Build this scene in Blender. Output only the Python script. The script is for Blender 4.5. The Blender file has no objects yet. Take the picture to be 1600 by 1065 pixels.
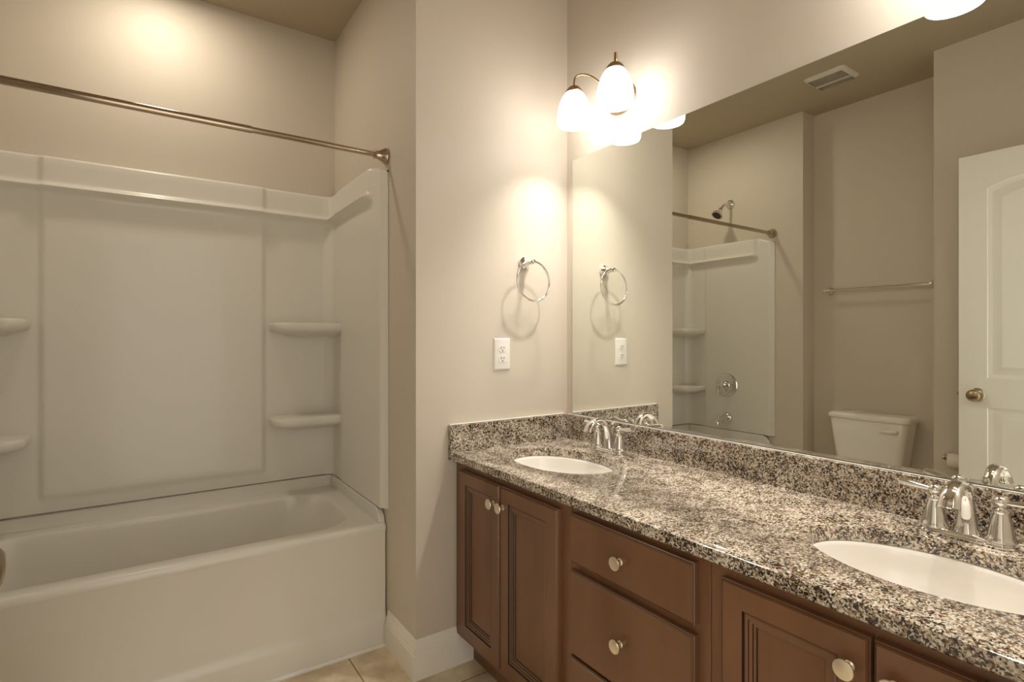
import bpy, bmesh, math, random
from mathutils import Vector, Matrix
C = bpy.context.scene.collection
SC = bpy.context.scene
R = math.radians

# ------------------------------------------------------------------ camera, world, exposure
FPX, YAW, HY, CAMZ = 842.5, 34.49, 527.9, 1.2283
cd = bpy.data.cameras.new('camera'); cam = bpy.data.objects.new('camera', cd); C.objects.link(cam)
cd.sensor_width = 36.0; cd.lens = FPX / 1600 * 36.0; cd.shift_y = (HY - 532.5) / 1600; cd.clip_start = 0.01
cam.location = (0, 0, CAMZ); cam.rotation_euler = (R(90), 0, R(-YAW)); SC.camera = cam
SC.view_settings.view_transform = 'Standard'; SC.view_settings.look = 'None'
SC.view_settings.gamma = 1.0; SC.view_settings.use_curve_mapping = False
SC.view_settings.exposure = 0.85
W = bpy.data.worlds.new('world'); SC.world = W; W.use_nodes = True
W.node_tree.nodes['Background'].inputs[0].default_value = (1.0, 0.93, 0.82, 1)
W.node_tree.nodes['Background'].inputs[1].default_value = 1.00      # added even fill light entering by the doorway; no lit hall is built
SHADE_L, BULB_W = 7.0, 16.0
CAN_W = 2.6
LAMP_COL = (1.0, 0.935, 0.85)
CAN_COL = (1.0, 0.88, 0.70)
SC.cycles.use_denoising = True
SC.cycles.max_bounces = 14; SC.cycles.diffuse_bounces = 8; SC.cycles.glossy_bounces = 6
SC.cycles.sample_clamp_indirect = 6.0

# ------------------------------------------------------------------ dimensions (metres; camera over the origin)
X1, X2, X0 = 0.816, 1.528, -0.600
Y1, Y2, YF = 1.800, 2.7895, 2.068
YW, X00, YP, XP = 1.869, -0.7455, 1.087, -0.409
CEIL, YD = 2.744, 0.09
CZ, CB = 0.8015, 0.7715
CX = 0.955

# ------------------------------------------------------------------ materials
MATS = {}
def mat(name, col, rough=0.5, metal=0.0, coat=0.0, spec=0.5):
    m = bpy.data.materials.new(name); m.use_nodes = True
    b = m.node_tree.nodes['Principled BSDF']
    b.inputs['Base Color'].default_value = (*col, 1); b.inputs['Roughness'].default_value = rough
    b.inputs['Metallic'].default_value = metal; b.inputs['Coat Weight'].default_value = coat
    b.inputs['Specular IOR Level'].default_value = spec
    MATS[name] = m; return m
def N(m, t, **kw):
    n = m.node_tree.nodes.new(t)
    for k, v in kw.items():
        if k in n.inputs: n.inputs[k].default_value = v
        else: setattr(n, k, v)
    return n
def L(m, a, b): m.node_tree.links.new(a, b)
def bsdf(m): return m.node_tree.nodes['Principled BSDF']
def noise_vary(m, c1, c2, scale, detail=3, stretch=None, lo=0.3, hi=0.7):
    tc = N(m, 'ShaderNodeTexCoord'); src = tc.outputs['Object']
    if stretch:
        mp = N(m, 'ShaderNodeMapping'); mp.inputs['Scale'].default_value = stretch; L(m, src, mp.inputs[0]); src = mp.outputs[0]
    n = N(m, 'ShaderNodeTexNoise', Scale=scale, Detail=detail); L(m, src, n.inputs['Vector'])
    r = N(m, 'ShaderNodeValToRGB'); r.color_ramp.elements[0].position = lo; r.color_ramp.elements[1].position = hi
    r.color_ramp.elements[0].color = (*c1, 1); r.color_ramp.elements[1].color = (*c2, 1)
    L(m, n.outputs[0], r.inputs[0]); L(m, r.outputs[0], bsdf(m).inputs['Base Color']); return n, r
def bump(m, scale, strength, dist=0.002, detail=2):
    tc = N(m, 'ShaderNodeTexCoord'); n = N(m, 'ShaderNodeTexNoise', Scale=scale, Detail=detail)
    L(m, tc.outputs['Object'], n.inputs['Vector'])
    b = N(m, 'ShaderNodeBump', Strength=strength, Distance=dist)
    L(m, n.outputs[0], b.inputs['Height']); L(m, b.outputs[0], bsdf(m).inputs['Normal'])

wall_m = mat('beige_wall_paint', (.62, .56, .475), 0.55); noise_vary(wall_m, (.61, .55, .465), (.63, .57, .485), 1.5); bump(wall_m, 160, .12)
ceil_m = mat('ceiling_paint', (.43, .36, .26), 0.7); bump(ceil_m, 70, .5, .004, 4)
trim_m = mat('white_trim_paint', (.87, .84, .77), 0.3); noise_vary(trim_m, (.86, .83, .76), (.88, .85, .78), 6)
door_m = mat('white_door_paint', (.80, .78, .72), 0.4); noise_vary(door_m, (.79, .77, .71), (.81, .79, .73), 4)
tub_m = mat('glossy_white_acrylic', (.74, .72, .66), 0.32, coat=.25); noise_vary(tub_m, (.735, .715, .655), (.745, .725, .665), 2)
porc_m = mat('white_porcelain', (.86, .83, .78), 0.08, coat=.5); noise_vary(porc_m, (.855, .825, .775), (.865, .835, .785), 3)
chrome_m = mat('polished_chrome', (.80, .79, .77), 0.04, 1.0); bump(chrome_m, 30, .01)
nickel_m = mat('satin_nickel', (.88, .80, .66), 0.30, 1.0); bump(nickel_m, 300, .03)
bronze_m = mat('brushed_bronze_nickel', (.42, .31, .19), 0.32, 1.0); bump(bronze_m, 300, .03)
rodm = mat('brushed_steel_rod', (.52, .43, .34), 0.16, 1.0); bump(rodm, 200, .02)
plast_m = mat('white_plastic', (.82, .80, .76), 0.3); noise_vary(plast_m, (.81, .79, .75), (.83, .81, .77), 20)
slot_m = mat('dark_slot', (.02, .018, .015), 0.6); noise_vary(slot_m, (.015, .013, .011), (.025, .022, .02), 50)
rubber_m = mat('dark_spray_face', (.03, .018, .014), 0.5); noise_vary(rubber_m, (.02, .012, .01), (.05, .03, .02), 300)
paper_m = mat('cream_tissue_paper', (.78, .72, .62), 0.9); noise_vary(paper_m, (.76, .70, .60), (.80, .74, .64), 60)
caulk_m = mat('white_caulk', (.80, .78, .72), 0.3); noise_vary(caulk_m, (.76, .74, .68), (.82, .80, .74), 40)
grille_m = mat('vent_plastic', (.62, .58, .50), 0.5); noise_vary(grille_m, (.60, .56, .48), (.64, .60, .52), 20)

wood_m = mat('cherry_stained_maple', (.13, .058, .024), 0.32, coat=.25)
noise_vary(wood_m, (.135, .056, .023), (.205, .098, .046), 5.0, 5, (1, 1, .35))
bsdf(wood_m).inputs['Coat Roughness'].default_value = .3
glaze_m = mat('dark_glaze_in_grooves', (.02, .008, .004), 0.5); noise_vary(glaze_m, (.016, .007, .003), (.03, .012, .006), 30)
inner_m = mat('dark_cabinet_inside', (.05, .02, .01), 0.6); noise_vary(inner_m, (.04, .016, .008), (.06, .024, .012), 8)

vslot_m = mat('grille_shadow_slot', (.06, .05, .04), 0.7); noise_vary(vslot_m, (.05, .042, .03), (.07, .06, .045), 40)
def granite():
    m = mat('speckled_brown_granite', (.3, .25, .2), 0.12, coat=.6)
    bsdf(m).inputs['Coat IOR'].default_value = 1.6; bsdf(m).inputs['Coat Roughness'].default_value = .06
    tc = N(m, 'ShaderNodeTexCoord'); src = tc.outputs['Object']
    nz = N(m, 'ShaderNodeTexNoise', Scale=130.0, Detail=3.0); L(m, src, nz.inputs['Vector'])
    sub = N(m, 'ShaderNodeVectorMath', operation='SUBTRACT'); sub.inputs[1].default_value = (.5, .5, .5); L(m, nz.outputs['Color'], sub.inputs[0])
    sc = N(m, 'ShaderNodeVectorMath', operation='SCALE'); sc.inputs['Scale'].default_value = .012; L(m, sub.outputs[0], sc.inputs[0])
    ad = N(m, 'ShaderNodeVectorMath', operation='ADD'); L(m, src, ad.inputs[0]); L(m, sc.outputs[0], ad.inputs[1])
    v = N(m, 'ShaderNodeTexVoronoi', Scale=290.0); L(m, ad.outputs[0], v.inputs['Vector'])
    sep = N(m, 'ShaderNodeSeparateColor'); L(m, v.outputs['Color'], sep.inputs[0])
    big = N(m, 'ShaderNodeTexNoise', Scale=22.0, Detail=4.0); L(m, src, big.inputs['Vector'])
    mr = N(m, 'ShaderNodeMapRange'); mr.inputs[1].default_value = .3; mr.inputs[2].default_value = .7; mr.inputs[3].default_value = -.22; mr.inputs[4].default_value = .22
    L(m, big.outputs[0], mr.inputs[0])
    add = N(m, 'ShaderNodeMath', operation='ADD', use_clamp=True); L(m, sep.outputs[0], add.inputs[0]); L(m, mr.outputs[0], add.inputs[1])
    r = N(m, 'ShaderNodeValToRGB'); cr = r.color_ramp; cr.interpolation = 'CONSTANT'
    cols = [(0, (.012, .010, .010)), (.19, (.062, .052, .047)), (.27, (.14, .072, .037)), (.38, (.28, .180, .100)),
            (.48, (.42, .355, .265)), (.61, (.58, .515, .415)), (.79, (.30, .275, .255)), (.86, (.72, .66, .56))]
    cr.elements[0].position, cr.elements[0].color = 0, (*cols[0][1], 1)
    cr.elements[1].position, cr.elements[1].color = cols[1][0], (*cols[1][1], 1)
    for p, c in cols[2:]:
        e = cr.elements.new(p); e.color = (*c, 1)
    L(m, add.outputs[0], r.inputs[0]); L(m, r.outputs[0], bsdf(m).inputs['Base Color'])
    return m
granite_m = granite()

def floor_mat():
    m = mat('travertine_tile', (.6, .5, .35), 0.35)
    tc = N(m, 'ShaderNodeTexCoord'); src = tc.outputs['Object']
    n1 = N(m, 'ShaderNodeTexNoise', Scale=7.0, Detail=6.0, Roughness=.65); L(m, src, n1.inputs['Vector'])
    r = N(m, 'ShaderNodeValToRGB'); r.color_ramp.elements[0].position = .32; r.color_ramp.elements[1].position = .68
    r.color_ramp.elements[0].color = (.50, .40, .25, 1); r.color_ramp.elements[1].color = (.82, .72, .54, 1)
    L(m, n1.outputs[0], r.inputs[0])
    sx = N(m, 'ShaderNodeSeparateXYZ'); L(m, src, sx.inputs[0])
    outs = []
    for ax, off in ((0, .655), (1, 1.690)):
        a = N(m, 'ShaderNodeMath', operation='SUBTRACT'); L(m, sx.outputs[ax], a.inputs[0]); a.inputs[1].default_value = off
        p = N(m, 'ShaderNodeMath', operation='PINGPONG'); L(m, a.outputs[0], p.inputs[0]); p.inputs[1].default_value = .225
        l = N(m, 'ShaderNodeMath', operation='LESS_THAN'); L(m, p.outputs[0], l.inputs[0]); l.inputs[1].default_value = .0023
        outs.append(l.outputs[0])
    mx = N(m, 'ShaderNodeMath', operation='MAXIMUM'); L(m, outs[0], mx.inputs[0]); L(m, outs[1], mx.inputs[1])
    mix = N(m, 'ShaderNodeMix', data_type='RGBA'); L(m, mx.outputs[0], mix.inputs[0]); L(m, r.outputs[0], mix.inputs[6]); mix.inputs[7].default_value = (.22, .155, .08, 1)
    L(m, mix.outputs[2], bsdf(m).inputs['Base Color'])
    b = N(m, 'ShaderNodeBump', Strength=.4, Distance=.002); b.invert = True
    L(m, mx.outputs[0], b.inputs['Height']); L(m, b.outputs[0], bsdf(m).inputs['Normal'])
    return m
floor_m = floor_mat()

mirror_m = mat('silvered_mirror', (.86, .88, .83), 0.0, 1.0)
edge_m = mat('mirror_glass_edge', (.09, .09, .085), 0.35)
shade_m = bpy.data.materials.new('frosted_lit_glass'); shade_m.use_nodes = True
nt = shade_m.node_tree; nt.nodes.clear()
_o = nt.nodes.new('ShaderNodeOutputMaterial'); _e = nt.nodes.new('ShaderNodeEmission')
_e.inputs[0].default_value = (*LAMP_COL, 1); _e.inputs[1].default_value = SHADE_L
nt.links.new(_e.outputs[0], _o.inputs[0])

lens_m = shade_m.copy(); lens_m.name = 'lit_downlight_lens'; lens_m.node_tree.nodes['Emission'].inputs[1].default_value = 8.0

# ------------------------------------------------------------------ mesh helpers
def wloc(o):
    v = Vector((0, 0, 0))
    while o: v += o.location; o = o.parent
    return v
def obj(name, bm, m, parent=None, local=False, smooth=35, bevel=0):
    bmesh.ops.remove_doubles(bm, verts=bm.verts, dist=1e-6)
    bmesh.ops.recalc_face_normals(bm, faces=bm.faces)
    if parent and not local: bmesh.ops.translate(bm, verts=bm.verts, vec=-wloc(parent))
    me = bpy.data.meshes.new(name); bm.to_mesh(me); bm.free()
    for mm in (m if isinstance(m, (list, tuple)) else [m]): me.materials.append(mm)
    o = bpy.data.objects.new(name, me); C.objects.link(o)
    if parent: o.parent = parent
    if smooth:
        me.shade_smooth(); me.set_sharp_from_angle(angle=R(smooth))
    if bevel:
        b = o.modifiers.new('bevel', 'BEVEL'); b.width = bevel; b.segments = 3; b.limit_method = 'ANGLE'; b.harden_normals = True
    return o
def thing(name, label, cat, loc, group=None):
    o = bpy.data.objects.new(name, None); C.objects.link(o); o.location = loc; o.empty_display_size = .05
    return tag(o, label, cat, group)
def tag(o, label, cat, group=None):
    o['label'] = label; o['category'] = cat
    if group: o['group'] = group
    return o
def struct(name, bm, m, parent=None, **kw):
    o = obj(name, bm, m, parent, **kw)
    if not parent: o['kind'] = 'structure'
    return o
def copy_tree(o, parent=None, off=None):
    c = o.copy(); C.objects.link(c); c.parent = parent
    if off is not None: c.location = Vector(o.location) + Vector(off)
    for ch in list(o.children): copy_tree(ch, c)
    return c
def BM(): return bmesh.new()
def box(bm, x0, x1, y0, y1, z0, z1, mi=0):
    v = [bm.verts.new(p) for p in ((x0,y0,z0),(x1,y0,z0),(x1,y1,z0),(x0,y1,z0),(x0,y0,z1),(x1,y0,z1),(x1,y1,z1),(x0,y1,z1))]
    for q in ((0,3,2,1),(4,5,6,7),(0,1,5,4),(1,2,6,5),(2,3,7,6),(3,0,4,7)):
        f = bm.faces.new([v[i] for i in q]); f.material_index = mi
    return bm
def loft(bm, rings, closed=True, cap0=True, cap1=True, mis=None):
    vr = [[bm.verts.new(p) for p in r] for r in rings]; n = len(rings[0])
    for k in range(len(vr) - 1):
        for i in range(n if closed else n - 1):
            j = (i + 1) % n
            f = bm.faces.new((vr[k][i], vr[k][j], vr[k+1][j], vr[k+1][i]))
            if mis: f.material_index = mis[k]
    if cap0: bm.faces.new(list(reversed(vr[0])))
    if cap1: bm.faces.new(vr[-1])
    return vr
def frame(axis):
    a = Vector(axis).normalized(); u = a.orthogonal().normalized()
    if abs(a.z) < .9: u = Vector((0, 0, 1)).cross(a).normalized()
    return a, u, a.cross(u)
def lathe(bm, base, axis, prof, seg=32, cap0=True, cap1=True, sx=1, sy=1):
    a, u, w = frame(axis); b = Vector(base); rings = []
    for r, h in prof:
        r = max(r, 1e-4)
        rings.append([b + a*h + u*(r*sx*math.cos(2*math.pi*i/seg)) + w*(r*sy*math.sin(2*math.pi*i/seg)) for i in range(seg)])
    loft(bm, rings, True, cap0, cap1); return bm
def tube(bm, pts, rad, seg=14, cap=True, rad2=None, closed=False):
    pts = [Vector(p) for p in pts]; n = len(pts)
    ra = rad if isinstance(rad, (list, tuple)) else [rad]*n
    rb = rad2 if rad2 else ra
    rings = []; nrm = None
    for i in range(n):
        if closed: t = (pts[(i+1) % n] - pts[i-1]).normalized()
        else: t = (pts[min(i+1, n-1)] - pts[max(i-1, 0)]).normalized()
        if nrm is None: nrm = t.orthogonal().normalized() if abs(t.z) > .95 or True else t
        nrm = (nrm - t*nrm.dot(t)).normalized(); bi = t.cross(nrm)
        rings.append([pts[i] + nrm*(ra[i]*math.cos(2*math.pi*k/seg)) + bi*(rb[i]*math.sin(2*math.pi*k/seg)) for k in range(seg)])
    if closed:
        loft(bm, rings + [rings[0]], True, False, False)
    else: loft(bm, rings, True, cap, cap)
    return bm
def sweep(bm, pts, hw, ht, side, seg=20):
    """elliptical section along a planar path; side = constant direction of the width hw"""
    s = Vector(side).normalized(); pts = [Vector(p) for p in pts]; rings = []
    for i, p in enumerate(pts):
        t = (pts[min(i+1, len(pts)-1)] - pts[max(i-1, 0)]).normalized(); nn = t.cross(s).normalized()
        rings.append([p + s*(hw[i]*math.cos(2*math.pi*k/seg)) + nn*(ht[i]*math.sin(2*math.pi*k/seg)) for k in range(seg)])
    loft(bm, rings); return bm
def spline(pts, n):
    out = []; P = [Vector(p) for p in pts]; P = [P[0]*2-P[1]] + P + [P[-1]*2-P[-2]]
    for i in range(1, len(P)-2):
        for k in range(n):
            t = k/n; a, b, c, d = P[i-1], P[i], P[i+1], P[i+2]
            out.append(.5*((2*b)+(c-a)*t+(2*a-5*b+4*c-d)*t*t+(3*b-a-3*c+d)*t**3))
    out.append(P[-2]); return out
def interp(vals, n):
    return [v.x for v in spline([(v, 0, 0) for v in vals], n)]
def rrect(x0, x1, y0, y1, r, z, k=10, m=10):
    pts = []; r = min(r, (x1-x0)/2-1e-4, (y1-y0)/2-1e-4)
    cs = [(x1-r, y0+r, -90), (x1-r, y1-r, 0), (x0+r, y1-r, 90), (x0+r, y0+r, 180)]
    for ci, (cx, cy, a0) in enumerate(cs):
        for i in range(k+1):
            a = R(a0 + 90*i/k); pts.append(Vector((cx + r*math.cos(a), cy + r*math.sin(a), z)))
        nx, ny, na = cs[(ci+1) % 4]; q = Vector((nx + r*math.cos(R(na)), ny + r*math.sin(R(na)), z)); p = pts[-1].copy()
        for i in range(1, m): pts.append(p.lerp(q, i/m))
    return pts
def ellipse(cx, cy, a, b, z, n=64):
    return [Vector((cx + a*math.cos(2*math.pi*i/n), cy + b*math.sin(2*math.pi*i/n), z)) for i in range(n)]
def loops_fill(bm, loops):
    es = []; out = []
    for lp in loops:
        vs = [bm.verts.new(p) for p in lp]; out.append(vs)
        for i in range(len(vs)): es.append(bm.edges.new((vs[i], vs[(i+1) % len(vs)])))
    bmesh.ops.triangle_fill(bm, use_beauty=True, use_dissolve=False, edges=es)
    return out
def bridge(bm, a, pts, mi=0):
    b = [bm.verts.new(p) for p in pts]; n = len(a)
    for i in range(n):
        j = (i+1) % n; f = bm.faces.new((a[i], a[j], b[j], b[i])); f.material_index = mi
    return b

# ------------------------------------------------------------------ the room
T = .12
struct('floor', box(BM(), -.9, 1.7, -.05, 2.95, -.1, 0), floor_m, smooth=0)
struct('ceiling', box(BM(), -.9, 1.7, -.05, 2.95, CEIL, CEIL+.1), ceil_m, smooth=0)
struct('wall_right', box(BM(), X2, X2+T, YD, Y1, 0, CEIL), wall_m, smooth=0)
struct('wall_towel', box(BM(), X1, X2+T, Y1, Y2, 0, CEIL), wall_m, smooth=0)          # block between vanity nook and tub alcove
struct('wall_back', box(BM(), X00-T, X2+T, Y2, Y2+T, 0, CEIL), wall_m, smooth=0)
struct('wall_plumbing', box(BM(), X00-T, X0, YW, Y2, 0, CEIL), wall_m, smooth=0)
struct('wall_toilet', box(BM(), X00-T, X00, YP, YW, 0, CEIL), wall_m, smooth=0)
struct('wall_left', box(BM(), X00-T, XP, YD, YP, 0, CEIL), wall_m, smooth=0)
DX0, DX1, DZ = -.205, .600, 2.105
bm = BM(); box(bm, X00-T, DX0, YD-T, YD, 0, CEIL); box(bm, DX1, X2+T, YD-T, YD, 0, CEIL); box(bm, DX0, DX1, YD-T, YD, DZ, CEIL)
struct('wall_front', bm, wall_m, smooth=0)

BBP = [(0, 0), (.016, 0), (.016, .088), (.0135, .093), (.0135, .1), (.011, .104), (.011, .112), (.0085, .117), (.006, .128), (.003, .139), (0, .140)]
def baseboard(name, path):
    """path: floor points along the wall; the board stands to the right of the walking direction"""
    bm = BM(); P = [Vector((x, y, 0)) for x, y in path]; rings = []
    for i, p in enumerate(P):
        dirs = []
        if i > 0: dirs.append((P[i]-P[i-1]).normalized())
        if i < len(P)-1: dirs.append((P[i+1]-P[i]).normalized())
        ns = [Vector((d.y, -d.x, 0)) for d in dirs]
        nn = ns[0] if len(ns) == 1 else (ns[0]+ns[1]) / (1+ns[0].dot(ns[1]))
        rings.append([p + nn*o + Vector((0, 0, z)) for o, z in BBP])
    loft(bm, rings, True)
    return struct(name, bm, trim_m, smooth=25)
# right of walking direction must be the room: walk so that the room lies on the right
baseboard('baseboard_towel', [(X1, YF-.008), (X1, Y1), (1.048, Y1)])
bb2 = baseboard('baseboard_left', [(XP, YD), (XP, YP), (X00, YP), (X00, YW), (X0, YW), (X0, YF-.008)])
# door casing on the room side of the doorway
bm = BM(); box(bm, DX1, DX1+.06, YD, YD+.015, 0, DZ+.06); box(bm, DX0-.03, DX1, YD, YD+.015, DZ, DZ+.06)
struct('trim_1', bm, trim_m, smooth=0, bevel=.003)
# caulk bead where the tub meets the tiles
bm = BM(); tube(bm, [(X0+.01, YF-.002, .004), (X1-.004, YF-.002, .004)], .009, 10)
struct('trim_2', bm, caulk_m)

# ------------------------------------------------------------------ bathtub
tubE = thing('bathtub', 'glossy off-white alcove bathtub with a plain flat apron, below the moulded wall surround', 'bathtub', ((X0+X1)/2, (YF+Y2)/2, 0))
g = .003; ZR = .488
ox0, ox1, oy0, oy1 = X0+g, X1-g, YF, Y2-g
def rr(d, r, z): return rrect(ox0+d*.25, ox1-d*.25, oy0+d, oy1-d, r, z, 10, 12)
bi = dict(x0=X0+.07, x1=X1-.105, y0=YF+.072, y1=Y2-.105)
def br(d, r, z, dx=0): return rrect(bi['x0']+d+dx*.35, bi['x1']-d-dx, bi['y0']+d*.6, bi['y1']-d*.6, r, z, 10, 12)
rings = [rr(0, .004, 0), rr(0, .004, .095), rr(.002, .004, .108), rr(.008, .004, .122), rr(.010, .004, .14), rr(.010, .004, .452),
         rr(.0065, .005, .459), rr(.005, .006, .466), rr(.006, .008, .476), rr(.010, .010, .4835), rr(.017, .014, .4872), rr(.026, .02, ZR)]
rings += [br(-.008, .15, ZR), br(-.002, .15, ZR-.002), br(.002, .15, ZR-.007), br(.006, .16, ZR-.022), br(.018, .16, ZR-.12, .02),
          br(.030, .16, ZR-.22, .05), br(.045, .15, ZR-.30, .085), br(.07, .13, ZR-.345, .11), br(.11, .10, ZR-.362, .13)]
bm = BM(); loft(bm, rings)
obj('tub_shell', bm, tub_m, tubE, smooth=40)
# raised ledge that carries the surround
bm = BM(); zl = .545
for (a, b, c, d) in ((X0+g, X1-g, Y2-.032, Y2-g),):
    box(bm, a, b, c, d, ZR-.004, zl-.003)
def ledge(xa, xb):
    pr = [(YF+.020, ZR-.006), (YF+.028, ZR+.02), (YF+.05, zl-.012), (YF+.07, zl-.004), (Y2-.032, zl-.003), (Y2-.032, ZR-.004)]
    loft(bm, [[Vector((xa, y, z)) for y, z in pr], [Vector((xb, y, z)) for y, z in pr]])
ledge(X0+g, X0+.030); ledge(X1-.030, X1-g)
obj('rim_ledge', bm, tub_m, tubE, bevel=.006, smooth=60)
bm = BM(); lathe(bm, (X0+.33, (bi['y0']+bi['y1'])/2, ZR-.3625), (0, 0, 1), [(.032, 0), (.032, .003), (.026, .004), (.024, .001)], 24)
obj('drain', bm, chrome_m, tubE)
bm = BM(); lathe(bm, (X0+.117, (bi['y0']+bi['y1'])/2, .385), (1, 0, .18), [(.036, 0), (.036, .004), (.03, .010), (.001, .012)], 28)
obj('overflow_plate', bm, chrome_m, tubE)

# ------------------------------------------------------------------ tub surround: one height field along a U-shaped path
sur = thing('tub_surround', 'glossy moulded wall surround with corner shelves above the bathtub', 'shower surround', ((X0+X1)/2, Y2-.01, zl))
RC = .045; yfr = 2.060
def path_pt(s):
    """s in metres from the left front edge, along left wall, back wall, right wall -> point on the wall, normal into the alcove"""
    A = Y2-yfr; B = X1-X0
    if s < A: return Vector((X0, yfr+s, 0)), Vector((1, 0, 0))
    if s < A+B: return Vector((X0+s-A, Y2, 0)), Vector((0, -1, 0))
    return Vector((X1, Y2-(s-A-B), 0)), Vector((-1, 0, 0))
def sstep(a, b, x):
    t = max(0, min(1, (x-a)/(b-a))); return t*t*(3-2*t)
PXL, PXR = -.318, .472
def height(x, y, z, wall):
    h = .020
    band = sstep(1.805, 1.822, z)*.016 + .024*math.exp(-((z-1.814)/.013)**2)
    if wall == 'back':
        h += band + .012*sstep(PXL-.018, PXL+.010, x)*(1-sstep(PXR-.010, PXR+.018, x))*sstep(.590, .612, z)
    else:
        k = sstep(2.165, 2.20, y)
        h += band*k
        if y < 2.615: h += .006*(1-sstep(2.60, 2.612, y))
    return h
def ztop(y, wall):
    if wall == 'back': return 1.937
    return 1.905 + .032*sstep(2.06, 2.18, y)
zs = [zl, zl+.004] + [.56+.01*i for i in range(7)] + [.64+.06*i for i in range(19)] + [1.765+.004*i for i in range(24)] + [1.865, 1.88, 1.90]
def panel(wall):
    bm = BM(); cols = []
    if wall == 'back':
        xs = [X0+.022]+[X0+.03+.02*i for i in range(13)]+[PXL-.026+.004*i for i in range(12)]+[PXL+.03+(PXR-PXL-.06)*i/12 for i in range(13)]+[PXR-.022+.004*i for i in range(12)]+[PXR+.03+.02*i for i in range(16)]+[X1-.022]
        xs = sorted(x for x in set(xs) if X0+.02 < x < X1-.02)
        pts = [(x, Y2, (0, -1)) for x in xs]
    else:
        ys = [yfr+.003*i for i in range(3)]+[yfr+.02+.02*i for i in range(5)]+[2.15+.004*i for i in range(16)]+[2.23+.04*i for i in range(9)]+[2.595+.002*i for i in range(10)]+[2.63+.02*i for i in range(8)]
        ys = sorted(set(round(y, 4) for y in ys + [yfr+.004*i for i in range(12)] if y < Y2-.018))
        sgn = 1 if wall == 'left' else -1
        pts = [(X0 if wall == 'left' else X1, y, (sgn, 0)) for y in ys]
    for (x, y, n) in pts:
        zt = ztop(y, wall); col = []
        # cove in the two back corners
        extra = 0.
        d = min(x-X0, X1-x)-.02 if wall == 'back' else (Y2-y)-.02
        if d < RC: extra = RC-math.sqrt(max(0, RC*RC-(RC-max(d, 0))**2))
        fr = 1.0
        if wall != 'back': fr = .30+.70*sstep(0, .035, y-yfr)
        zz = [z for z in zs if z < zt-.012] + [zt-.010, zt-.004, zt-.001, zt]
        zz = zs + [zt-.012, zt-.006, zt-.002, zt]
        for i, z in enumerate(zz):
            z = min(z, zt)
            h = height(x, y, z, wall)*fr + extra
            e = zt-z
            if e < .010: h -= .012*(1-e/.010)**2
            col.append(Vector((x+n[0]*h, y+n[1]*h, z)))
        col.append(Vector((x+n[0]*.001, y+n[1]*.001, zt))); cols.append(col)
    if wall != 'back':
        x, y, n = pts[0]; cols.insert(0, [Vector((x+n[0]*.001, y, p.z)) for p in cols[0]])
    loft(bm, cols, False, False, False)
    return bm
obj('side_panel', panel('left'), tub_m, sur, smooth=50)
obj('back_panel', panel('back'), tub_m, sur, smooth=50)
obj('side_panel', panel('right'), tub_m, sur, smooth=50)
def shelf(side, z):
    # plan outline, wide on the back wall, nose rounded; the underside sweeps back to the wall
    if side > 0: xo, xi = X1-.021, .497
    else: xo, xi = X0+.021, -.352
    yb, yf = Y2-.021, 2.612
    def plan(f, zz):
        w = (xi-xo); r = .055
        pts = [Vector((xo, yb, zz))]
        y_f = yb-(yb-yf)*f; x_i = xo+w*(.35+.65*f) if f < 1 else xi
        pts.append(Vector((xo, y_f, zz)))
        sg = 1 if w > 0 else -1
        cx, cy = x_i-sg*r, y_f+r
        for i in range(9):
            a = R(-90+90*i/8); pts.append(Vector((cx+sg*r*math.cos(a), cy+r*math.sin(a), zz)))
        pts.append(Vector((x_i, yb, zz))); return pts
    prof = [(.955, 0), (.982, -.003), (1.0, -.012), (1.0, -.026), (.975, -.036), (.88, -.044), (.70, -.050), (.52, -.064)]
    bm = BM(); rings = []
    for f, dz in prof: rings.append(plan(f if f < .995 else f, z+dz))
    loft(bm, rings); return bm
for s, z in ((-1, 1.300), (-1, .857), (1, 1.300), (1, .857)):
    obj('corner_shelf', shelf(s, z), tub_m, sur, smooth=60)

# ------------------------------------------------------------------ curtain rod
RZ, RY = 1.960, 2.080
rod = thing('shower_curtain_rod', 'straight telescoping metal shower curtain rod spanning the tub opening', 'curtain rod', (X0, RY, RZ))
obj('outer_tube', tube(BM(), [(X0+.035, RY, RZ), (.318, RY, RZ)], .0125, 24), rodm, rod)
obj('inner_tube', tube(BM(), [(.312, RY, RZ), (X1-.035, RY, RZ)], .0105, 24), rodm, rod)
fp = [(.032, .001), (.033, .006), (.031, .012), (.024, .022), (.018, .034), (.0155, .046), (.017, .048), (.017, .054), (.014, .055)]
obj('end_flange', lathe(BM(), (X0, RY, RZ), (1, 0, 0), fp, 36), rodm, rod)
obj('end_flange', lathe(BM(), (X1, RY, RZ), (-1, 0, 0), fp, 36), rodm, rod)

# ------------------------------------------------------------------ shower fittings on the plumbing wall
sh = thing('showerhead', 'chrome shower head with dark spray face high on the plumbing wall', 'shower head', (X0, 2.407, 2.232))
obj('wall_flange', lathe(BM(), (X0, 2.407, 2.232), (1, 0, 0), [(.034, .001), (.034, .005), (.030, .014), (.018, .022), (.012, .025)], 32), chrome_m, sh)
ap = spline([(X0+.01, 2.407, 2.232), (X0+.05, 2.407, 2.230), (X0+.085, 2.410, 2.207), (X0+.112, 2.414, 2.178)], 8)
obj('shower_arm', tube(BM(), ap, .010, 16), chrome_m, sh)
ha = Vector((.62, .10, -.78)).normalized(); hb = Vector((X0+.108, 2.413, 2.183))
hd = obj('spray_head', lathe(BM(), hb, ha, [(.012, 0), (.017, .006), (.017, .018), (.013, .022), (.020, .032), (.036, .050), (.043, .060), (.043, .068), (.034, .069), (.033, .066)], 36), chrome_m, sh)
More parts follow.
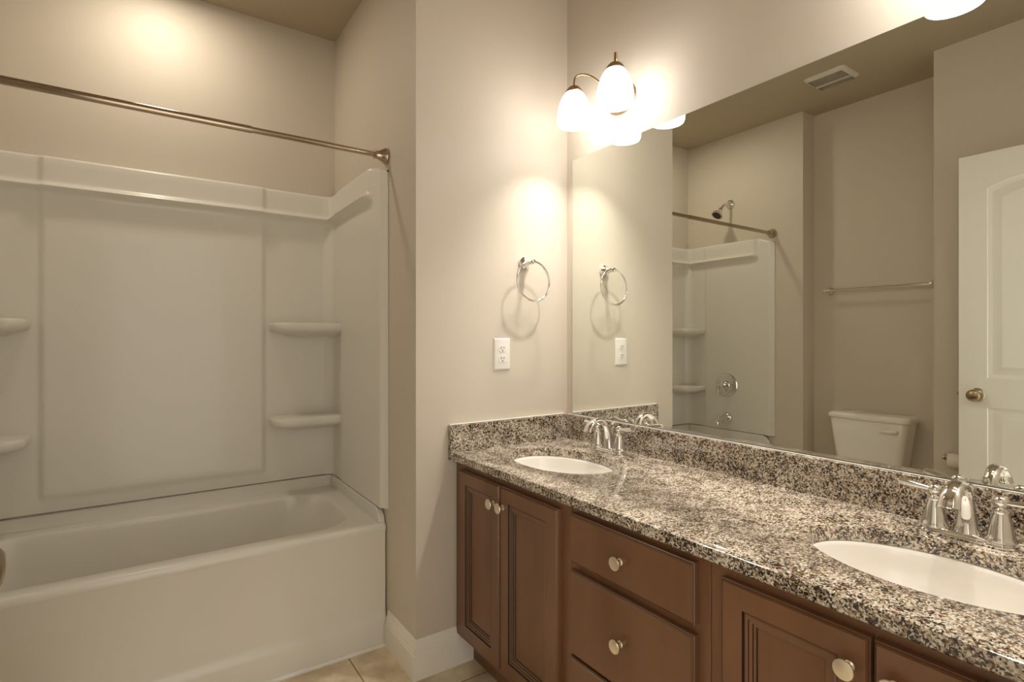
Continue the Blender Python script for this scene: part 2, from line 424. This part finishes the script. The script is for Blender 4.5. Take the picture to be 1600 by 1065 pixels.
obj('spray_face', lathe(BM(), hb+ha*.0662, ha, [(.033, 0), (.032, .002), (.015, .003), (.001, .003)], 32), rubber_m, hd)
SX = X0+.0265
vl = thing('shower_valve', 'round chrome shower valve with a small drop lever on the plumbing end of the surround', 'shower valve', (SX, 2.420, .877))
obj('escutcheon', lathe(BM(), (SX, 2.42, .877), (1, 0, 0), [(.088, .001), (.089, .004), (.085, .009), (.070, .013), (.040, .015), (.034, .016)], 48), chrome_m, vl)
hn = obj('handle_hub', lathe(BM(), (SX, 2.42, .877), (1, 0, 0), [(.034, .015), (.032, .024), (.024, .030), (.020, .045), (.024, .050), (.024, .064), (.016, .070), (.008, .073)], 36), chrome_m, vl)
obj('lever', tube(BM(), [(SX+.058, 2.42, .877), (SX+.064, 2.444, .868), (SX+.068, 2.452, .845), (SX+.070, 2.452, .812)], [.008, .008, .009, .007], 14), chrome_m, hn)
sp = thing('tub_spout', 'chrome tub spout with diverter knob on the plumbing end of the tub', 'tub spout', (SX, 2.415, .630))
obj('spout_flange', lathe(BM(), (SX, 2.415, .632), (1, 0, 0), [(.042, .001), (.042, .005), (.036, .016), (.026, .024)], 36), chrome_m, sp)
bm = BM(); sweep(bm, spline([(SX+.015, 2.415, .632), (SX+.06, 2.415, .633), (SX+.105, 2.415, .630), (SX+.128, 2.415, .614), (SX+.136, 2.415, .592)], 6),
      interp([.022, .020, .019, .021, .023], 6), interp([.022, .020, .018, .018, .019], 6), (0, 1, 0))
obj('spout_body', bm, chrome_m, sp)
obj('diverter_knob', lathe(BM(), (SX+.112, 2.415, .645), (0, 0, 1), [(.004, 0), (.004, .012), (.008, .016), (.008, .022), (.003, .025)], 18), chrome_m, sp)

# ------------------------------------------------------------------ vanity cabinets
XF = .980   # face frame plane
YA, YB, YCc, YE = 1.797, 1.133, .692, .096
ZB = .118
def ring_panel(bm, y0, y1, z0, z1, xb, prof):
    """rectangular front built of concentric rings; prof = (inset, thickness towards the room, material of the band that follows)"""
    rings = []
    for ins, t, _ in prof:
        x = xb-t; rings.append([Vector((x, y0+ins, z0+ins)), Vector((x, y1-ins, z0+ins)), Vector((x, y1-ins, z1-ins)), Vector((x, y0+ins, z1-ins))])
    loft(bm, rings, True, True, True, [p[2] for p in prof])
    return bm
TD = .020
DOORP = [(0, 0, 0), (0, TD-.006, 0), (.0015, TD-.0045, 1), (.0030, TD-.0045, 0), (.0055, TD, 0), (.0475, TD, 1), (.0490, TD-.004, 1), (.0505, TD-.004, 0), (.0535, TD-.002, 0),
         (.0590, TD-.0025, 1), (.0600, TD-.0045, 0), (.0660, TD-.006, 1), (.0670, TD-.0085, 0), (.0715, TD-.0095, 1), (.0735, TD-.0125, 0)]
DRAWP = [(0, 0, 0), (0, TD-.006, 0), (.0015, TD-.0045, 1), (.0030, TD-.0045, 0), (.0060, TD, 0)]
KPROF = [(.0088, 0), (.0088, .002), (.0064, .004), (.0055, .010), (.0066, .0155), (.0120, .0190), (.0163, .0205), (.0168, .0220), (.0160, .0234), (.0120, .0241), (.0001, .0245)]
def knob(parent, y, z):
    return obj('knob', lathe(BM(), (XF-TD, y, z), (-1, 0, 0), KPROF, 32), nickel_m, parent)
def cabinet(name, label, y0, y1, rails, stiles, loc_group, filler=0):
    e = thing(name, label, 'cabinet', ((XF+X2)/2, (y0+y1)/2, 0), loc_group)
    y0 += .0008; y1 -= .0008
    bm = BM()
    box(bm, XF+.02, X2-.004, y0, y0+.014, ZB, CB-.001); box(bm, XF+.02, X2-.004, y1-.014, y1, ZB, CB-.001)
    box(bm, XF+.02, X2-.004, y0+.014, y1-.014, ZB, ZB+.014); box(bm, X2-.012, X2-.004, y0+.014, y1-.014, ZB+.014, CB-.001)
    obj('carcass', bm, inner_m, e, smooth=0)
    bm = BM()
    for a, b in stiles: box(bm, XF, XF+.02, a if a > y0 else y0, b if b < y1 else y1, ZB, CB-.001)
    ys = sorted(stiles); ia, ib = ys[0][1], ys[-1][0]
    for a, b in rails: box(bm, XF+.0004, XF+.0196, ia, ib, max(a, ZB), min(b, CB-.001))
    obj('face_frame', bm, wood_m, e, smooth=0, bevel=.001)
    bm = BM(); box(bm, 1.050, 1.064, y0, y1, .001, ZB); obj('toe_kick', bm, wood_m, e, smooth=0)
    return e
TOPZ = .747; DB = .146
g1 = 'bathroom vanity cabinets under the granite top'
c1 = cabinet('vanity_cabinet', 'brown two-door vanity cabinet in the corner below the far sink', YB, YA, [(.728, .772), (ZB, .165)], [(YB, YB+.055), (YA-.07, YA)], g1)
c2 = cabinet('vanity_cabinet', 'brown vanity cabinet with a stack of three drawers, between the two sinks', YCc, YB, [(.735, .772), (.595, .632), (.355, .395), (ZB, .165)], [(YCc, YCc+.045), (YB-.03, YB)], g1)
c3 = cabinet('vanity_cabinet', 'brown two-door vanity cabinet nearest the camera below the near sink', YE, YCc, [(.728, .772), (ZB, .165)], [(YE, YE+.05), (YCc-.055, YCc)], g1)
def door(parent, y0, y1, ky, kz):
    d = obj('door', ring_panel(BM(), y0, y1, DB, TOPZ, XF-.0008, DOORP), [wood_m, glaze_m], parent, smooth=20)
    knob(d, ky, kz)
door(c1, 1.4735, 1.742, 1.505, .682); door(c1, 1.174, 1.4665, 1.449, .682)
door(c3, .3875, .657, .417, .690); door(c3, .118, .3825, .352, .690)
def drawer(parent, z0, z1, kz):
    d = obj('drawer', ring_panel(BM(), .722, 1.122, z0, z1, XF-.0008, DRAWP), [wood_m, glaze_m], parent, smooth=20)
    knob(d, .932, kz)
drawer(c2, .620, .752, .684); drawer(c2, .372, .597, .484); drawer(c2, .146, .364, .255)

# ------------------------------------------------------------------ granite top with two oval cut-outs
ct = thing('countertop', 'speckled brown granite countertop with two oval sink cut-outs', 'countertop', ((CX+X2)/2, (YD+Y1)/2, CB))
SK = [(1.218, 1.465, .155, .222), (1.236, .388, .152, .222)]
ye0, ye1, xe = YD+.002, Y1-.001, X2-.001
def rect(d, z): return [Vector((CX+d, ye0, z)), Vector((xe, ye0, z)), Vector((xe, ye1, z)), Vector((CX+d, ye1, z))]
bm = BM()
lp = loops_fill(bm, [rect(.004, CZ)] + [ellipse(cx, cy, a+.003, b+.003, CZ) for cx, cy, a, b in SK])
o1 = bridge(bm, lp[0], rect(.001, CZ-.0015)); o2 = bridge(bm, o1, rect(0, CZ-.005)); o3 = bridge(bm, o2, rect(0, CB+.003)); o4 = bridge(bm, o3, rect(.003, CB))
bl = []
for vs, (cx, cy, a, b) in zip(lp[1:], SK):
    q = bridge(bm, vs, ellipse(cx, cy, a+.0005, b+.0005, CZ-.001)); q = bridge(bm, q, ellipse(cx, cy, a, b, CZ-.003)); bl.append(bridge(bm, q, ellipse(cx, cy, a, b, CB)))
es = []
for vs in [o4] + bl:
    for i in range(len(vs)): es.append(bm.edges.get((vs[i], vs[(i+1) % len(vs)])))
bmesh.ops.triangle_fill(bm, use_beauty=True, use_dissolve=False, edges=[e for e in es if e])
obj('slab', bm, granite_m, ct, smooth=30)
SPZ = .902
obj('backsplash', box(BM(), X2-.021, X2-.0005, YD+.002, Y1-.021, CZ+.0002, SPZ), granite_m, ct, smooth=0, bevel=.0015)
obj('side_splash', box(BM(), .945, X2-.0005, Y1-.020, Y1-.0005, CB+.002, SPZ), granite_m, ct, smooth=0, bevel=.0015)

bm = BM(); box(bm, X2-.0125, X2-.0085, YD+.004, Y1-.022, SPZ+.0002, SPZ+.003); box(bm, .948, X2-.022, Y1-.012, Y1-.0006, SPZ+.0002, SPZ+.0038)  # white caulk beads standing in for the lamp gleam along the splash tops
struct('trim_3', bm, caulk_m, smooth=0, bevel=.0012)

# ------------------------------------------------------------------ sinks
def make_sink(i, label):
    cx, cy, a, b = SK[i]
    e = thing('sink', label, 'sink', (cx, cy, CB), 'undermount oval sinks')
    pr = [(.020, 0), (.004, 0), (-.001, -.003), (-.004, -.012), (-.008, -.035), (-.018, -.070), (-.036, -.100), (-.062, -.122), (-.095, -.134), (-.125, -.138)]
    bm = BM(); rings = [ellipse(cx, cy, a+d, b+d, CB-.0004+z) for d, z in pr]
    rings.append(ellipse(cx, cy, .022, .024, CB-.1395)); loft(bm, rings, True, False, True)
    o = obj('basin', bm, porc_m, e, smooth=50)
    s = o.modifiers.new('thickness', 'SOLIDIFY'); s.thickness = .007; s.offset = -1
    bm = BM(); lathe(bm, (cx, cy, CB-.139), (0, 0, 1), [(.024, 0), (.024, .003), (.019, .004), (.017, .002), (.016, .004), (.001, .006)], 28)
    obj('drain', bm, chrome_m, e)
make_sink(0, 'white oval undermount sink in the far corner of the counter'); make_sink(1, 'white oval undermount sink nearest the camera')

# ------------------------------------------------------------------ faucets
def make_faucet(x, y, label):
    e = thing('faucet', label, 'faucet', (x, y, CZ), 'two-handle chrome faucets')
    def st(d, z): return rrect(-.027+d, .027-d, -.084+d, .084-d, .026, z, 8, 6)
    bm = BM(); loft(bm, [st(.001, .0003), st(0, .002), st(0, .005), st(.003, .007), st(.003, .010), st(.006, .013), st(.010, .0145)])
    obj('base_plate', bm, chrome_m, e, local=True, smooth=40)
    pp = [(.002, 0, .010), (.001, 0, .025), (-.001, 0, .052), (-.008, 0, .085), (-.024, 0, .111), (-.048, 0, .123), (-.073, 0, .120), (-.095, 0, .106), (-.107, 0, .084)]
    bm = BM(); sweep(bm, spline(pp, 5), interp([.027, .0205, .0165, .0145, .0138, .0142, .0155, .0175, .0195], 5), interp([.023, .018, .0145, .0120, .0100, .0092, .0090, .0092, .0095], 5), (0, 1, 0), 28)
    s = obj('spout', bm, chrome_m, e, local=True, smooth=45)
    bm = BM(); lathe(bm, (.023, 0, .012), (0, 0, 1), [(.0025, 0), (.0025, .074), (.005, .077), (.003, .081), (.0075, .087), (.0085, .093), (.006, .099), (.001, .101)], 20)
    obj('lift_rod', bm, chrome_m, e, local=True)
    for sg in (1, -1):
        hy = sg*.056
        bm = BM(); lathe(bm, (0, hy, .012), (0, 0, 1), [(.026, 0), (.0265, .003), (.025, .007), (.0235, .009), (.0225, .013), (.0206, .026), (.0178, .040), (.0142, .052), (.0128, .056), (.0138, .0575), (.0138, .061), (.0098, .063), (.0072, .066), (.0075, .069), (.0110, .0725), (.0132, .079), (.0120, .086), (.0070, .091), (.001, .092)], 32)
        h = obj('handle', bm, chrome_m, e, local=True, smooth=40)
        bm = BM(); tube(bm, [(-.002, hy+sg*.008, .0915), (-.003, hy+sg*.022, .0930), (-.005, hy+sg*.045, .0960), (-.007, hy+sg*.066, .0990), (-.0073, hy+sg*.0690, .0994)], [.0048, .0060, .0082, .0080, .0045], 18, True, [.0046, .0054, .0068, .0064, .004])
        obj('lever', bm, chrome_m, h, local=True)
make_faucet(1.447, 1.466, 'chrome two-handle faucet behind the far corner sink'); make_faucet(1.450, .398, 'chrome two-handle faucet behind the sink nearest the camera')

# ------------------------------------------------------------------ mirror
MZ0, MZ1 = .9058, 1.987
bm = BM(); box(bm, X2-.0065, X2-.0005, YD+.03, 1.757, MZ0, MZ1, 1)
for f in bm.faces:
    if f.calc_center_median().x < X2-.006: f.material_index = 0
mi_ = tag(obj('mirror', bm, [mirror_m, edge_m], smooth=0), 'large frameless wall mirror above the granite backsplash', 'mirror')
bm = BM(); box(bm, X2-.0085, X2-.0067, YD+.03, 1.757, MZ0-.0028, MZ0+.0016); obj('bottom_channel', bm, edge_m, mi_, smooth=0)

# ------------------------------------------------------------------ vanity lights
def make_light(yc, label):
    xw = X2; z0 = 2.052
    e = thing('vanity_light', label, 'wall light', (xw, yc, 2.15), 'two-shade vanity lights above the mirror')
    bm = BM(); lathe(bm, (0, 0, 0), (-1, 0, 0), [(.066, .0005), (.066, .004), (.062, .012), (.050, .020), (.030, .024), (.001, .025)], 40, sx=1.15, sy=.9)
    obj('backplate', bm, bronze_m, e, local=True)
    for sg in (1, -1):
        lx, ly = -.146, sg*.110; zb = z0-2.15
        a = spline([(-.020, sg*.012, .0), (-.045, sg*.030, .035), (-.085, sg*.062, .082), (-.115, sg*.086, .098), (-.140, sg*.105, .090), (-.146, ly, .066), (-.146, ly, .040)], 8)
        ar = obj('arm', tube(BM(), a, .0042, 14), bronze_m, e, local=True)
        bm = BM(); lathe(bm, (lx, ly, zb), (0, 0, 1), [(.033, .1235), (.034, .127), (.030, .136), (.021, .146), (.011, .151), (.0055, .153)], 32)
        cap = obj('socket_cap', bm, bronze_m, ar, local=True)
        sp = [(.0605, 0), (.0640, .008), (.0655, .020), (.0650, .036), (.0620, .058), (.0565, .080), (.0480, .101), (.0385, .117), (.0310, .1255)]
        bm = BM(); lathe(bm, (lx, ly, zb), (0, 0, 1), sp, 48, False, True)
        s = obj('glass_shade', bm, shade_m, e, local=True, smooth=60)
        ld = bpy.data.lights.new('bulb', 'POINT'); ld.energy = BULB_W; ld.shadow_soft_size = .030; ld.color = LAMP_COL
        lo = bpy.data.objects.new('bulb', ld); C.objects.link(lo); lo.parent = e; lo.location = (lx, ly, zb+.092)
make_light(1.4765, 'wall light with two lit frosted bell shades beside the corner, above the far sink')
make_light(.370, 'wall light with lit frosted shades above the near sink, seen only in the mirror')

# ------------------------------------------------------------------ recessed downlight over the tub
rl = thing('recessed_downlight', 'round recessed downlight in the ceiling over the bathtub, lighting the alcove', 'ceiling light', (.06, 2.46, CEIL))
bm = BM(); lathe(bm, (0, 0, 0), (0, 0, -1), [(.095, .0004), (.095, .004), (.088, .008), (.070, .009), (.064, .003)], 40, True, False)
obj('trim_ring', bm, plast_m, rl, local=True)
bm = BM(); lathe(bm, (0, 0, 0), (0, 0, -1), [(.066, .0015), (.066, .003), (.001, .0045)], 40); obj('lens', bm, lens_m, rl, local=True)
ld = bpy.data.lights.new('downlight', 'AREA'); ld.shape = 'DISK'; ld.size = .12; ld.energy = CAN_W; ld.color = CAN_COL
lo = bpy.data.objects.new('downlight', ld); C.objects.link(lo); lo.parent = rl; lo.location = (0, 0, -.012)

# ------------------------------------------------------------------ towel ring, outlet
tr = thing('towel_ring', 'chrome towel ring hanging on the beige wall above the outlet', 'towel ring', (1.296, Y1, 1.535))
bm = BM(); lathe(bm, (1.296, Y1, 1.535), (0, -1, 0), [(.026, .0005), (.027, .004), (.026, .010), (.020, .016), (.014, .024), (.010, .040), (.009, .052), (.011, .056), (.0115, .064), (.008, .070), (.001, .072)], 32)
obj('mount', bm, chrome_m, tr)
rc = Vector((1.296, Y1-.062, 1.535-.078)); pts = [rc + Vector((.080*math.sin(2*math.pi*i/64), .006*math.cos(2*math.pi*i/64)-.004, .080*math.cos(2*math.pi*i/64))) for i in range(64)]
obj('ring', tube(BM(), pts, .0043, 14, closed=True), chrome_m, tr, smooth=80)

ou = thing('wall_outlet', 'white duplex wall outlet below the towel ring', 'outlet', (1.186, Y1, 1.165))
oy = Y1
def oplate(d, t): return [Vector((1.186+x, oy-t, 1.165+z)) for x, z in ((-.0385+d, -.0625+d), (.0385-d, -.0625+d), (.0385-d, .0625-d), (-.0385+d, .0625-d))]
bm = BM(); loft(bm, [oplate(0, .0003), oplate(0, .002), oplate(.004, .0055), oplate(.008, .006)]); obj('cover_plate', bm, plast_m, ou, smooth=15)
for dz in (.0205, -.0205):
    bm = BM()
    def rec(s, t):
        out = []
        for i in range(32):
            a = 2*math.pi*i/32; out.append(Vector((1.186+s*.0172*math.cos(a), oy-t, 1.165+dz+max(-.0135, min(.0135, s*.0172*math.sin(a))))))
        return out
    loft(bm, [rec(1.06, .0058), rec(1.06, .0062), rec(1.0, .0076)]); r_ = obj('receptacle', bm, plast_m, ou)
    bm = BM()
    box(bm, 1.186-.0078, 1.186-.0052, oy-.0080, oy-.0070, 1.165+dz-.001, 1.165+dz+.0085); box(bm, 1.186+.0052, 1.186+.0078, oy-.0080, oy-.0070, 1.165+dz+.0005, 1.165+dz+.0080)
    lathe(bm, (1.186, oy-.0070, 1.165+dz-.0072), (0, -1, 0), [(.0027, 0), (.0027, .001)], 14)
    obj('slots', bm, slot_m, r_, smooth=0)
obj('screw', lathe(BM(), (1.186, oy-.0058, 1.165), (0, -1, 0), [(.0032, 0), (.003, .001), (.001, .0013)], 16), plast_m, ou)

# ------------------------------------------------------------------ toilet alcove
TY = 1.472
to = thing('toilet', 'white two-piece toilet in the alcove, its tank seen in the mirror', 'toilet', (-.40, TY, 0))
def tk(w, xf, z, r=.035): return rrect(-.735, xf, TY-w, TY+w, r, z, 8, 8)
bm = BM(); loft(bm, [tk(.150, -.585, .395), tk(.163, -.565, .40), tk(.180, -.556, .50), tk(.197, -.550, .62), tk(.211, -.547, .728), tk(.208, -.549, .731)])
obj('tank', bm, porc_m, to, smooth=50)
bm = BM(); loft(bm, [tk(.214, -.541, .7315, .04), tk(.221, -.537, .735, .04), tk(.223, -.535, .745, .045), tk(.221, -.537, .757, .045), tk(.213, -.545, .765, .045), tk(.195, -.56, .769, .045)])
obj('tank_lid', bm, porc_m, to, smooth=50)
bm = BM(); tube(bm, [(-.545, TY-.165, .684), (-.533, TY-.165, .684), (-.528, TY-.150, .684), (-.527, TY-.11, .682), (-.528, TY-.085, .681)], [.011, .010, .009, .0075, .004], 14)
obj('flush_lever', bm, porc_m, to)
def bw(xb, xf, w, z): # egg shaped ring
    out = []; xc = (xb+xf)/2; a = (xf-xb)/2
    for i in range(56):
        t = 2*math.pi*i/56; c = math.cos(t); out.append(Vector((xc + a*c, TY + w*math.sin(t)*(1-.12*c), z)))
    return out
bm = BM(); loft(bm, [bw(-.60, -.20, .11, 0.001), bw(-.60, -.21, .105, .03), bw(-.57, -.22, .095, .12), bw(-.57, -.16, .12, .22), bw(-.60, -.09, .165, .32), bw(-.66, -.06, .185, .375), bw(-.66, -.055, .188, .392), bw(-.64, -.075, .17, .394)])
obj('bowl', bm, porc_m, to, smooth=60)
bm = BM(); loft(bm, [bw(-.535, -.055, .187, .396), bw(-.537, -.050, .190, .402), bw(-.537, -.050, .190, .410), bw(-.535, -.055, .186, .414)]); obj('seat', bm, porc_m, to, smooth=50)
bm = BM(); loft(bm, [bw(-.535, -.058, .185, .4155), bw(-.537, -.052, .189, .420), bw(-.537, -.052, .189, .428), bw(-.530, -.065, .178, .434), bw(-.50, -.12, .13, .437)]); obj('seat_lid', bm, porc_m, to, smooth=50)

tb = thing('towel_bar', 'straight chrome towel bar on the wall above the toilet tank', 'towel bar', (X00, 1.475, 1.540))
bz = 1.540; bx = X00+.060
obj('bar', tube(BM(), [(bx, 1.762, bz), (bx, 1.188, bz)], .0085, 20), chrome_m, tb)
for y in (1.762, 1.188):
    obj('mount', lathe(BM(), (X00, y, bz), (1, 0, 0), [(.026, .0005), (.026, .005), (.020, .012), (.012, .022), (.010, .044), (.0135, .048), (.014, .066), (.010, .074), (.001, .076)], 28), chrome_m, tb)

th = thing('toilet_paper_holder', 'chrome two-post toilet paper holder on the partition wall behind the open door', 'paper holder', (XP, .945, .615))
for y in (1.020, .870):
    obj('post', lathe(BM(), (XP, y, .615), (1, 0, 0), [(.024, .0005), (.024, .005), (.018, .012), (.011, .022), (.010, .050), (.014, .056), (.015, .070), (.010, .078), (.001, .080)], 28), chrome_m, th)
obj('roller', tube(BM(), [(XP+.064, 1.008, .615), (XP+.064, .882, .615)], .009, 16), plast_m, th)
bm = BM(); lathe(bm, (XP+.064, 1.002, .6085), (0, -1, 0), [(.017, 0), (.034, 0), (.035, .003), (.035, .108), (.034, .111), (.017, .111)], 40, False, False)
lathe(bm, (XP+.064, 1.002, .6085), (0, -1, 0), [(.017, 0), (.017, .111)], 40, False, False)
tag(obj('toilet_paper_roll', bm, paper_m), 'cream toilet paper roll on the chrome holder beside the door', 'toilet paper')

# ------------------------------------------------------------------ ceiling exhaust fan grille
vf = thing('exhaust_fan', 'off-white slotted exhaust fan grille on the ceiling, seen in the mirror', 'ceiling vent', (-.262, 1.533, CEIL))
vx0, vx1, vy0, vy1 = -.368, -.157, 1.418, 1.648
def vr(d, z, r=.03): return rrect(vx0+d, vx1-d, vy0+d, vy1-d, r, z, 6, 6)
bm = BM(); loft(bm, [vr(0, CEIL-.0005), vr(0, CEIL-.004), vr(.006, CEIL-.012), vr(.016, CEIL-.018), vr(.030, CEIL-.021)])
obj('cover', bm, grille_m, vf, smooth=40)
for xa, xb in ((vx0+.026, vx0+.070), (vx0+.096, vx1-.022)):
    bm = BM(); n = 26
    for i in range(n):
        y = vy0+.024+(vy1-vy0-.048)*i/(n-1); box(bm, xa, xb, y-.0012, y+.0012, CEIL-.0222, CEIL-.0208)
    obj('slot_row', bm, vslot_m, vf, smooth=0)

# ------------------------------------------------------------------ the open door
DYE, DY0 = .9217, .113; DFX = -.200
dr = bpy.data.objects.new('door_1', None); C.objects.link(dr); dr.location = (DFX-.0175, DY0, 0); dr['kind'] = 'structure'
def pan(d, z0, z1, arch):
    ya, yb = DY0+.105+d, DYE-.105-d; pts = [Vector((0, ya, z0+d)), Vector((0, yb, z0+d))]
    n = 24
    for i in range(n+1):
        t = i/n; y = yb+(ya-yb)*t; pts.append(Vector((0, y, z1-d+arch*math.sin(math.pi*t)**.8)))
    return pts
pans = [(1.040, 1.925, .055), (.210, .905, 0.)]
bm = BM(); xf, xbk = DFX, DFX-.035
def atx(pts, x): return [Vector((x, p.y, p.z)) for p in pts]
rc_ = [Vector((0, DY0, .012)), Vector((0, DYE, .012)), Vector((0, DYE, 2.092)), Vector((0, DY0, 2.092))]
for x, s in ((xf, -1), (xbk, 1)):
    lp = loops_fill(bm, [atx(rc_, x)] + [atx(pan(0, *p), x) for p in pans])
    for vs, p in zip(lp[1:], pans):
        q = vs
        for d, h in ((.004, .004), (.010, .005), (.014, .0075), (.022, .008), (.050, .001), (.054, .0005), (.058, .0012)):
            q = bridge(bm, q, atx(pan(d, *p), x+s*h))
        bm.faces.new(q)
    if s == -1: fr_ = lp[0]
    else:
        for i in range(4):
            j = (i+1) % 4; bm.faces.new((fr_[i], fr_[j], lp[0][j], lp[0][i]))
obj('leaf', bm, door_m, dr, smooth=30)
KY, KZ = .853, .961
def dknob(sgn, x):
    bm = BM(); lathe(bm, (x, KY, KZ), (sgn, 0, 0), [(.032, .0005), (.032, .004), (.028, .008), (.014, .012), (.011, .026), (.013, .032), (.022, .037), (.0275, .045), (.0285, .053), (.026, .061), (.018, .067), (.001, .069)], 36)
    obj('door_knob', bm, bronze_m if False else MATS['aged_brass'], dr)
mat('aged_brass', (.42, .34, .23), 0.28, 1.0); bump(MATS['aged_brass'], 120, .03)
dknob(1, DFX); dknob(-1, DFX-.035)
obj('latch_plate', box(BM(), DFX-.029, DFX-.006, DYE-.0005, DYE+.0012, KZ-.028, KZ+.028), MATS['aged_brass'], dr, smooth=0)
obj('latch_bolt', box(BM(), DFX-.023, DFX-.012, DYE, DYE+.011, KZ-.008, KZ+.008), MATS['aged_brass'], dr, smooth=0, bevel=.002)
bm = BM()
for z in (.25, 1.05, 1.85): tube(bm, [(DFX-.002, DY0-.006, z-.045), (DFX-.002, DY0-.006, z+.045)], .006, 12)
obj('hinges', bm, MATS['aged_brass'], dr)
